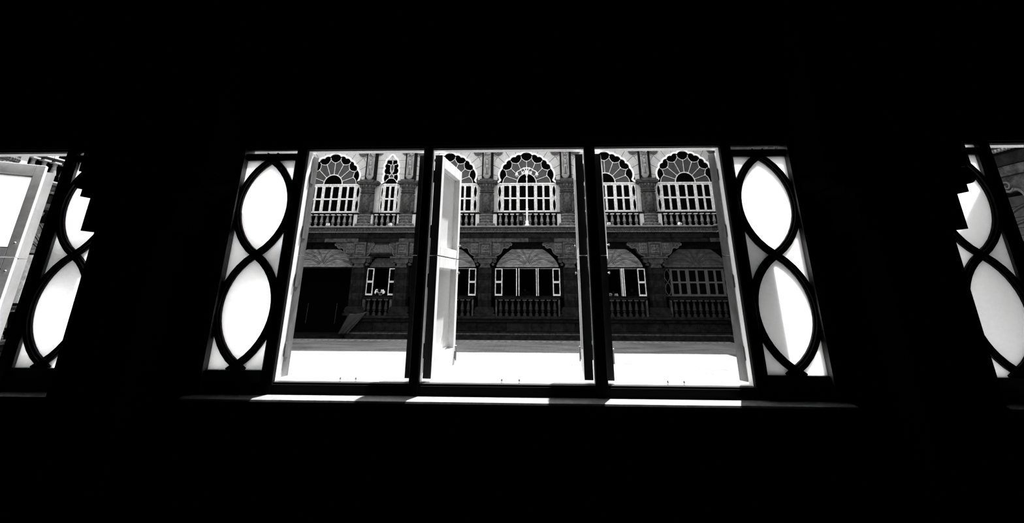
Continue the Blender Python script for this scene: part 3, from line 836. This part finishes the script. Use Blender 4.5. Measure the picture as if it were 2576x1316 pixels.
def plinth(name, label, loc, rz, x0, x1):
    t = thing(name, label, 'plinth', loc, rz, kind='structure')
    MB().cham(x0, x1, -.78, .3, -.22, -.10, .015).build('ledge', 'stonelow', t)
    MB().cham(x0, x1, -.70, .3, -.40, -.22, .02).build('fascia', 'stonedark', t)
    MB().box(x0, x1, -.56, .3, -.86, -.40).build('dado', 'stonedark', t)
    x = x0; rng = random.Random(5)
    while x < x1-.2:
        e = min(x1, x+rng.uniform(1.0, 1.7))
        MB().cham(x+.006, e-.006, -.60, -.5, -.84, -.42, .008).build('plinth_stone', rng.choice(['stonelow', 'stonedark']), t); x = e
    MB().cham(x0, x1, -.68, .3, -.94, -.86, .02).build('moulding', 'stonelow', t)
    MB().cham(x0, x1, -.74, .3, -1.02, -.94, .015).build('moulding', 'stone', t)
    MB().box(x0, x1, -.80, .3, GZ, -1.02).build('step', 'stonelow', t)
    return t

def upper_wall(root, bays, loc, rz, wm='wallwhite'):
    """bays: list of (centre, narrow)"""
    bk = MB()
    for c, nr in bays:
        q = backing(nr); q.v = [(x+c, y, z+ARCH_Z) for x, y, z in q.v]; bk._add(q.v, q.f)
    bk.build('wall_core', 'joint', root)
    for c, nr in bays:
        for k, poly in enumerate(SB[nr]):
            me = shared(('sb', nr, k, wm), lambda: MB().prism([(x, z+ARCH_Z) for x, z in poly], -.03, .03).mesh('stone_block', wm))
            obj('stone_block', me, root, (c, 0, 0))
        jw, hb = (.58, 1.23) if nr else (1.79, 2.38)
        for sg in (-1, 1):
            key = ('jamb', nr, sg, wm)
            me = shared(key, lambda: MB().cham(*sorted((sg*jw, sg*hb)), -.06, -.03, Z_LEDGE, ARCH_Z-.008, .004).mesh('jamb_stone', wm))
            obj('jamb_stone', me, root, (c, 0, 0))
            obj('medallion', medallion_mesh(), root, (c+sg*(.86 if nr else 1.76), -.03, 9.42 if not nr else 9.50))

# main facade
WIDE = [CF-2.5*BAY-2.46+.0, CF-BAY, CF, CF+BAY, CF+2*BAY]
WIDE[0] = -12.17
NARROW = CF-1.5*BAY-1.23      # -8.54
COLS = [NARROW-1.23, NARROW+1.23, CF-.5*BAY, CF+.5*BAY, CF+1.5*BAY]
wf = thing('wall_far', 'pale stone wall of the courtyard facade around the scalloped arches', 'wall', (0, YF, 0), kind='structure')
upper_wall(wf, [(WIDE[0], False), (NARROW, True)]+[(c, False) for c in WIDE[1:]], (0, YF, 0), 0)
MB().box(XL-1, XR+1, -.1, .25, 10.45, TOPZ).build('parapet', 'wallwhite', wf)
MB().box(XL-1, WIDE[0]-2.38, -.02, .2, Z_LEDGE-.1, 10.45).build('wall_end', 'wallwhite', wf)
MB().box(XL-7, XR+8, -.62, 8, TOPZ, TOPZ+.12).build('roof_slab', 'roof', wf)

ul = ['scalloped arch window above the dark gateway', 'scalloped fan window beside the narrow arch, partly behind the open casement', 'scalloped fan window directly behind the lamp post',
      'scalloped fan window with a floodlight at its railing, right of the lamp', 'scalloped fan window in the shaded corner by the wing']
ul[3] = 'scalloped fan window between the lamp post window and the shaded corner window'
for x, l in zip(WIDE, ul): upper_window((x, YF, 0), 0, l)
upper_window((NARROW, YF, 0), 0, 'narrow trefoil arch window between two close columns', True)

def add_columns(cols):
    lab = ['upper granite column between gateway bay and narrow arch window', 'upper granite column on the lamp side of the narrow arch window', 'upper granite column beside the lamp post window, toward the narrow arch',
           'upper granite column beside the lamp post window, toward the shaded corner', 'upper granite column next to the shaded corner window']
    for k, x in enumerate(cols): upper_column((x, YF, 0), 0, lab[k], k+1)
add_columns(COLS)
lab = ['upper balustrade over the dark gateway', 'upper balustrade beside the narrow arch, partly behind the open casement', 'upper balustrade behind the foot of the lamp post', 'upper balustrade with one small floodlight, next to the lamp post bay', 'upper balustrade in the shaded corner by the wing']
for x, l in zip(WIDE, lab): balustrade((x, YF, 0), 0, l, False, Z_LEDGE, 5.47, 'baluster', 'upper balustrades', 'stonedark', 'wallwhite')
balustrade((NARROW, YF, 0), 0, 'short upper balustrade of four balusters under the narrow arch', True, Z_LEDGE, 5.47, 'baluster', 'upper balustrades', 'stonedark', 'wallwhite')
cornice('trim_4', 'carved stone cornice with toothed fringe between the two storeys', (0, YF, 0), 0, XL-.5, XR+.3)
plinth('trim_5', 'dark moulded stone plinth along the foot of the facade', (0, YF, 0), 0, -10.05, XR+.3)
plinth('trim_6', 'dark moulded stone plinth beyond the gateway', (0, YF, 0), 0, XL-.5, -14.3)

# lower storey
lpl = ['lower granite pier between the gateway and the narrow window', 'lower granite pier on the lamp side of the narrow window', 'lower granite pier beside the middle window, toward the narrow window', 'lower granite pier beside the middle window, toward the shut window', 'lower granite pier next to the shut window']
for k, x in enumerate(COLS):
    lower_pier((x, YF, 0), 0, lpl[k], 20+k, [('wide', 'narrow'), ('narrow', 'wide')][k] if k < 2 else ('wide', 'wide'))
lower_window((NARROW, YF, 0), 0, 'narrow lower window with a person in white leaning out', 'narrow')
lower_window((WIDE[1], YF, 0), 0, 'open lower window partly hidden by the open white casement', 'open')
lower_window((WIDE[2], YF, 0), 0, 'open lower window in the middle bay under the lamp post', 'open')
lower_window((WIDE[3], YF, 0), 0, 'open lower window with sleeves resting on its sill', 'open')
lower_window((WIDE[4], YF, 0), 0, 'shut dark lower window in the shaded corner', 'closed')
lb = ['short lower balustrade of four balusters under the narrow window', 'lower balustrade partly hidden by the open white casement', 'lower balustrade under the middle open window', 'lower balustrade under the window with resting sleeves', 'lower balustrade under the shut dark window']
for x, l in zip([NARROW]+WIDE[1:], lb):
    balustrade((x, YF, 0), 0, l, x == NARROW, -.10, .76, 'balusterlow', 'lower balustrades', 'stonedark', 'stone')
# carved frieze panel over the narrow window
t = thing('relief_panel', 'carved stone panel of small figures above the narrow lower window', 'relief', (NARROW, YF, 0))
fr = MB()
for x0, x1, z0, z1 in ((-.80, -.70, 3.16, 3.84), (.70, .80, 3.16, 3.84), (-.70, .70, 3.16, 3.26), (-.70, .70, 3.74, 3.84)): fr.box(x0, x1, -.55, -.2, z0, z1)
fr.build('panel_frame', 'stonelow', t)
def crowd(u, q):
    n = .5+.5*math.sin(u*44+noise.noise(Vector((u*9, q*3, 1)))*2)
    return .02+.07*max(0, n*(1-.5*q)+.5*noise.noise(Vector((u*30, q*14, 2)))) if .03 < u < .97 else 0
MB().field(-.70, .70, 3.26, 3.74, 80, 26, crowd, -.45).build('carving', 'reliefdark', t)
MB().box(-.8, .8, -.45, -.2, 3.05, 3.16).build('panel_ledge', 'stonelow', t)

# gateway
g = thing('gateway', 'black open gateway under a pale ribbed wooden tympanum', 'gateway', (WIDE[0], YF, 0))
tympanum(g, 1.95)
MB().cham(-2.38, -1.98, -.5, .2, GZ, 2.5, .02).build('jamb', 'stonedark', g)
MB().cham(1.98, 2.15, -.5, .2, GZ, 2.5, .02).build('jamb', 'stonedark', g)
MB().box(-1.98, 1.98, -.7, 1.2, GZ, GZ+.14).build('threshold', 'stonedark', g)
for x in (-.8, .9): MB().tube([(x, .6, -.6), (x+.03, .6, .5)], .012, 6).build('gate_rod', 'stone', g)
# draped sheet at the gateway's side
s = MB(); nx_, nz_ = 14, 18
for j in range(nz_+1):
    for i in range(nx_+1):
        u, q = i/nx_, j/nz_
        x = (-9.9+1.0*u)*(1-q)+(-10.4+.55*u)*q; z = (.02+.12*u)*(1-q)-1.0*q-.06*math.sin(math.pi*u)*(1-q)
        y = YF-.86-.035*math.sin(u*16+q*5)*(.3+q)-.05*q
        s.v.append((x, y, max(GZ+.02, z)))
for j in range(nz_):
    for i in range(nx_):
        a = j*(nx_+1)+i; s.f.append((a, a+1, a+nx_+2, a+nx_+1))
s.build('tarpaulin', 'tarp', smooth=True)
o = bpy.data.objects['tarpaulin']; md = o.modifiers.new('thickness', 'SOLIDIFY'); md.thickness = .012
tag(o, 'crumpled dark sheet draped over the plinth corner beside the gateway', 'tarpaulin')

# lower wall fields between openings and dark rooms behind
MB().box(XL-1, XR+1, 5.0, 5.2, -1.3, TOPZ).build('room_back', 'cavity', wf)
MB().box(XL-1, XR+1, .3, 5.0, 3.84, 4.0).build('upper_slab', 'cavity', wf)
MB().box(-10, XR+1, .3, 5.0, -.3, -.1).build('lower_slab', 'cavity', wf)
MB().box(XL-1, XR+1, .3, .34, 4.6, 10.6).build('upper_screen', 'cavity', wf)
ww = MB()
ww.box(-10.05, XR+.5, .1, .3, -.2, .86)
ww.box(XL-1, XR+1, .12, .3, 2.46, 4.0)
edges = sorted([(WIDE[0]-2.0, WIDE[0]+2.0), (NARROW-.86, NARROW+.86)]+[(c-1.86, c+1.86) for c in WIDE[1:]])
x = XL-1
for a, b in edges: ww.box(x, a, .1, .3, GZ if x < -13 else -.2, 2.5); x = b
ww.box(x, XR+.5, .1, .3, -.2, 2.5)
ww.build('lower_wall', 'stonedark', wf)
MB().box(WIDE[0]-2.6, WIDE[0]+2.6, 2.6, 2.8, GZ-.1, 4.0).build('gate_screen', 'cavity', wf)
for gx in (-2.5, 2.4): MB().box(WIDE[0]+gx, WIDE[0]+gx+.1, .3, 2.8, GZ-.1, 4.0).build('gate_side', 'cavity', wf)
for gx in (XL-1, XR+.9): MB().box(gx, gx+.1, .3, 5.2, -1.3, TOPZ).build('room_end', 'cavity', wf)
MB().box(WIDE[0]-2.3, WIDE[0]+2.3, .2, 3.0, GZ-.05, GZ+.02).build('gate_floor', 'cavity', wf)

# side wings
def wing(name, wlabel, X, rz, centres, flip, words, stone_m='wallwhite', lowk='open'):
    wv = thing(name, wlabel, 'wall', (X, 0, 0), rz, kind='structure')
    sg = 1 if rz > 0 else -1          # local x -> world y * sg
    loc_c = [sg*c for c in centres]
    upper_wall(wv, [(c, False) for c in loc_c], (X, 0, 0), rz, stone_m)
    lo, hi = min(loc_c)-2.38, max(loc_c)+2.38
    a, b = sorted((sg*.2, sg*(YF-.1)))
    e = MB()
    if a < lo: e.box(a, lo, -.02, .2, Z_LEDGE-.1, 10.45)
    if b > hi: e.box(hi, b, -.02, .2, Z_LEDGE-.1, 10.45)
    e.build('wall_end', stone_m, wv)
    MB().box(a, b, -.1, .25, 10.45, TOPZ).build('parapet', stone_m, wv)
    MB().box(a, b, -.62, 6, TOPZ, TOPZ+.12).build('roof_slab', 'roof', wv)
    MB().box(a, b, .3, .34, -1.3, 10.6).build('screen', 'cavity', wv)
    e = MB()
    xs_ = [a]+[q for c in sorted(loc_c) for q in (c-1.86, c+1.86)]+[b]
    for k in range(0, len(xs_), 2): e.box(xs_[k], xs_[k+1], .1, .3, -.2, 2.5)
    e.box(a, b, .1, .3, -.2, .86).box(a, b, .12, .3, 2.46, 4.0)
    e.build('lower_wall', 'stonedark', wv)
    cornice('trim_%d' % (7 if rz > 0 else 8), 'carved stone cornice along the %s' % words, (X, 0, 0), rz, a, b-.75 if rz > 0 else b)
    plinth('trim_%d' % (9 if rz > 0 else 10), 'dark stone plinth along the foot of the %s' % words, (X, 0, 0), rz, a, b)
    for k, c in enumerate(centres):
        L = (X, c, 0)
        upper_window(L, rz, 'scalloped fan window on the %s, %s' % (words, ('nearer the room', 'nearer the far facade')[k]))
        lower_window(L, rz, 'lower window on the %s, %s' % (words, ('nearer the room', 'nearer the far facade')[k]), lowk)
        balustrade(L, rz, 'upper balustrade on the %s, %s' % (words, ('nearer the room', 'nearer the far facade')[k]), False, Z_LEDGE, 5.47, 'baluster', 'upper balustrades', 'stonedark', 'wallwhite')
        balustrade(L, rz, 'lower balustrade on the %s, %s' % (words, ('nearer the room', 'nearer the far facade')[k]), False, -.10, .76, 'balusterlow', 'lower balustrades', 'stonedark', 'stone')
    y = (centres[0]+centres[1])/2
    for k, q in enumerate((centres[0]-BAY/2, y, centres[1]+BAY/2)):
        wd = ('nearest the room', 'between its two windows', 'nearest the far facade')[k]
        upper_column((X, q, 0), rz, 'upper granite column on the %s, %s' % (words, wd), 40+k)
        lower_pier((X, q, 0), rz, 'lower granite pier on the %s, %s' % (words, wd), 50+k)
wing('wall_sunlit_wing', 'stone wall of the sunlit wing seen past the half shut casement', XL, R(90), [11.86-BAY, 11.86], 1, 'sunlit side wing')
wing('wall_shaded_wing', 'stone wall of the shaded wing beside the corner window', XR, R(-90), [8.2, 8.2+BAY], -1, 'shaded side wing', 'stone', 'closed')  # wall coloured dark to cut bounce light onto the corner bay

# ------------------------------------------------------------------ lamp post on the ledge
lp = thing('lamp_post', 'white ornamental lamp post with two curled arms standing on the ledge', 'lamp post', (-.16, YF-.76, Z_LEDGE))
MB().lathe([(.16, 0), (.16, .06), (.11, .10), (.10, .22), (.12, .25), (.09, .30)], 12).build('base', 'lampwhite', lp, True)
MB().lathe([(.115, .28), (.10, .95), (.13, .98), (.13, 1.02), (.075, 1.06), (.07, 1.55), (.095, 1.58), (.095, 1.62), (.06, 1.66), (.055, 2.75), (.085, 2.78), (.085, 2.84), (.05, 2.88), (.055, 3.0), (.08, 3.04), (.05, 3.08)], 12, 0, 0, .68, .68).build('pole', 'lampwhite', lp, True)
MB().ball((0, 0, 3.20), .13, 14).build('globe', 'lampwhite', lp, True)
MB().lathe([(.03, 3.3), (.05, 3.36), (.02, 3.42), (.045, 3.50), (.005, 3.62)], 10).box(-.24, .24, -.02, .02, 3.47, 3.53).build('finial', 'lampwhite', lp)
for sg in (-1, 1):
    arm = MB().tube([(sg*x, 0, z) for x, z in bez((.06, 3.05), (.10, 3.62), (.36, 3.42), 8)+bez((.36, 3.42), (.50, 3.32), (.60, 3.30), 5)[1:]+[(.66, 3.24)]], .026, 8)
    arm.tube([(sg*(.27+.10*(1-k/18)*math.cos(k*.6+2)), 0, 3.22+.10*(1-k/18)*math.sin(k*.6+2)) for k in range(16)], .018, 6)
    a = arm.build('arm', 'lampwhite', lp, True)
    b = MB().lathe([(.02, 3.24), (.07, 3.20), (.09, 3.10), (.13, 3.05)], 12, sg*.66, 0).build('lamp_shade', 'lampwhite', lp)
    MB().ball((sg*.66, 0, 3.02), .085, 10).build('bulb', 'lampglass', b, True)
lp.scale = (.9, 1, .977)
# box on the ledge behind the lamp post
jb = thing('junction_box', 'dark electrical box on the railing beside the lamp post', 'box', (-.50, YF-.60, Z_LEDGE+.25))
MB().cham(-.15, .13, -.10, .0, .05, .46, .012).build('case', 'stonedark', jb)
MB().cham(-.10, .06, -.112, -.10, .08, .30, .004).build('cover', 'stonelight', jb)
MB().box(-.04, .04, -.06, -.02, -.25, .05).build('bracket', 'stonedark', jb)

# floodlights
def flood(x, rz, tilt, label):
    t = thing('floodlight', label, 'floodlight', (x, YF-.70, Z_LEDGE), R(rz), 'floodlights on the ledge')
    b = MB().cham(-.13, .13, -.10, .10, -.09, .09, .02)
    gl = MB().box(-.10, .10, -.104, -.098, -.06, .06)
    c, s_ = math.cos(R(tilt)), math.sin(R(tilt))
    for q in (b, gl): q.v = [(x_, y*c-z*s_, y*s_+z*c+.17) for x_, y, z in q.v]
    t.scale = (.72, .72, .72)
    b.build('case', 'floodcase', t); gl.build('glass', 'floodglass', t)
    br = MB().tube([(-.15, 0, .17), (-.15, 0, .03), (.15, 0, .03), (.15, 0, .17)], .012, 6).box(-.05, .05, -.04, .04, 0, .03)
    br.build('yoke', 'floodcase', t)
flood(-11.80, 10, -20, 'small white floodlight on the ledge over the gateway')
flood(-8.12, -25, -35, 'small white floodlight on the ledge under the narrow arch')
flood(4.50, 0, -15, 'small white floodlight on the ledge between lamp post and corner')
flood(8.50, 30, -40, 'small tilted white floodlight on the ledge in the shaded corner')

# ------------------------------------------------------------------ people at the windows
def person(x, label, shirt, ht=1.02, head_down=.10, pose='lean', trousers='darkcloth'):
    """one skinned body leaning its forearms on the sill; torso, arms and legs one surface, head and clothes as children"""
    root = thing('person', label, 'person', (x, YF+.16, -.10))
    def skin(name, V, E, mt, parent, rootv=0):
        me = bpy.data.meshes.new(name); me.from_pydata([v[:3] for v in V], E, []); me.update(); me.materials.append(M[mt])
        o = obj(name, me, parent)
        sk = o.modifiers.new('skin', 'SKIN'); sk.use_smooth_shade = True
        for i, v in enumerate(V):
            d = me.skin_vertices[0].data[i]; d.radius = (v[3], v[4] if len(v) > 4 else v[3]); d.use_root = (i == rootv)
        o.modifiers.new('sub', 'SUBSURF').levels = 1; o.modifiers['sub'].render_levels = 2
        return o
    s_ = -.10 if pose == 'lean' else -.02       # sill line in local y
    ZS = 1.07                                    # sill top above the floor
    # body in skin colour: pelvis, spine, neck, shoulders, arms to hands, legs
    V = [(0, .22, .92, .13, .11), (0, .16, 1.10, .12, .10), (0, .03, 1.30, .14, .10), (0, -.04, 1.38, .07, .06), (0, -.07, 1.45, .055),
         (-.19, -.03, 1.32, .06), (-.25, -.04, 1.12+.06, .05), (-.13, -.16, ZS+.06, .042), (-.05, -.20, ZS+.055, .03),
         (.19, -.03, 1.32, .06), (.25, -.04, 1.18, .05), (.13, -.16, ZS+.06, .042), (.05, -.20, ZS+.055, .03),
         (-.10, .22, .84, .09), (-.10, .18, .46, .065), (-.10, .22, .08, .045), (-.10, .12, .04, .04),
         (.10, .22, .84, .09), (.10, .18, .46, .065), (.10, .22, .08, .045), (.10, .12, .04, .04)]
    E_ = [(0, 1), (1, 2), (2, 3), (3, 4), (2, 5), (5, 6), (6, 7), (7, 8), (2, 9), (9, 10), (10, 11), (11, 12), (0, 13), (13, 14), (14, 15), (15, 16), (0, 17), (17, 18), (18, 19), (19, 20)]
    body = skin('body', V, E_, 'skin', root)
    for sg in (-1, 1):
        for k in range(4):
            hx = sg*.05-sg*.012*k
            skin('finger', [(hx, -.205, ZS+.055, .011), (hx-sg*.012, -.245, ZS+.052, .010), (hx-sg*.02, -.268-.006*(k % 2), ZS+.035, .008)], [(0, 1), (1, 2)], 'skin', body)
        skin('thumb', [(sg*.045, -.20, ZS+.06, .012), (sg*.02, -.215, ZS+.08, .010), (sg*.004, -.225, ZS+.082, .008)], [(0, 1), (1, 2)], 'skin', body)
    # shirt over torso and sleeves
    Vs = [(0, .18, 1.02, .15, .13), (0, .14, 1.14, .145, .12), (0, .02, 1.31, .155, .115), (-.20, -.03, 1.325, .075), (-.265, -.045, 1.17, .066), (-.17, -.13, ZS+.075, .055), (.20, -.03, 1.325, .075), (.265, -.045, 1.17, .066), (.17, -.13, ZS+.075, .055)]
    skin('shirt', Vs, [(0, 1), (1, 2), (2, 3), (3, 4), (4, 5), (2, 6), (6, 7), (7, 8)], shirt, root)
    Vt = [(0, .22, .94, .14, .12), (-.10, .22, .84, .10), (-.10, .18, .46, .078), (-.10, .22, .12, .062), (.10, .22, .84, .10), (.10, .18, .46, .078), (.10, .22, .12, .062)]
    skin('trousers', Vt, [(0, 1), (1, 2), (2, 3), (0, 4), (4, 5), (5, 6)], trousers, root)
    hd = MB().ball((0, -.15, 1.50-head_down*.5), .098, 16, .84, 1.0, 1.22)
    hd.ball((0, -.252, 1.485-head_down*.5), .018, 6, .8, 1.1, 1.5)
    for sg in (-1, 1): hd.ball((sg*.084, -.145, 1.50-head_down*.5), .025, 6, .4, .8, 1.2)
    hd.ball((0, -.235, 1.445-head_down*.5), .022, 6, 1.4, .5, .5)
    h = hd.build('head', 'skin', root, True)
    ey = MB()
    for sg in (-1, 1): ey.ball((sg*.034, -.232, 1.512-head_down*.5), .011, 6, 1.2, .6, .7)
    ey.build('eyes', 'hair', h)
    hr = MB().ball((0, -.132, 1.527-head_down*.5), .106, 14, .86, .98, 1.12); hr.build('hair', 'hair', h, True)
    return root
person(-8.64, 'person in a white shirt leaning on the narrow window sill', 'shirt', head_down=.34)
p2 = person(4.62, 'person in pale sleeves leaning low on the open window sill', 'greycloth', head_down=.2); p2.location.z = -.28
p3 = person(5.66, 'person in dark clothes standing back in the sleeves window', 'darkcloth', head_down=.1)
p4 = person(-.32, 'person in dark clothes in the middle open window', 'darkcloth', head_down=.1)
for q in (p3, p4): q.location.z = -.22
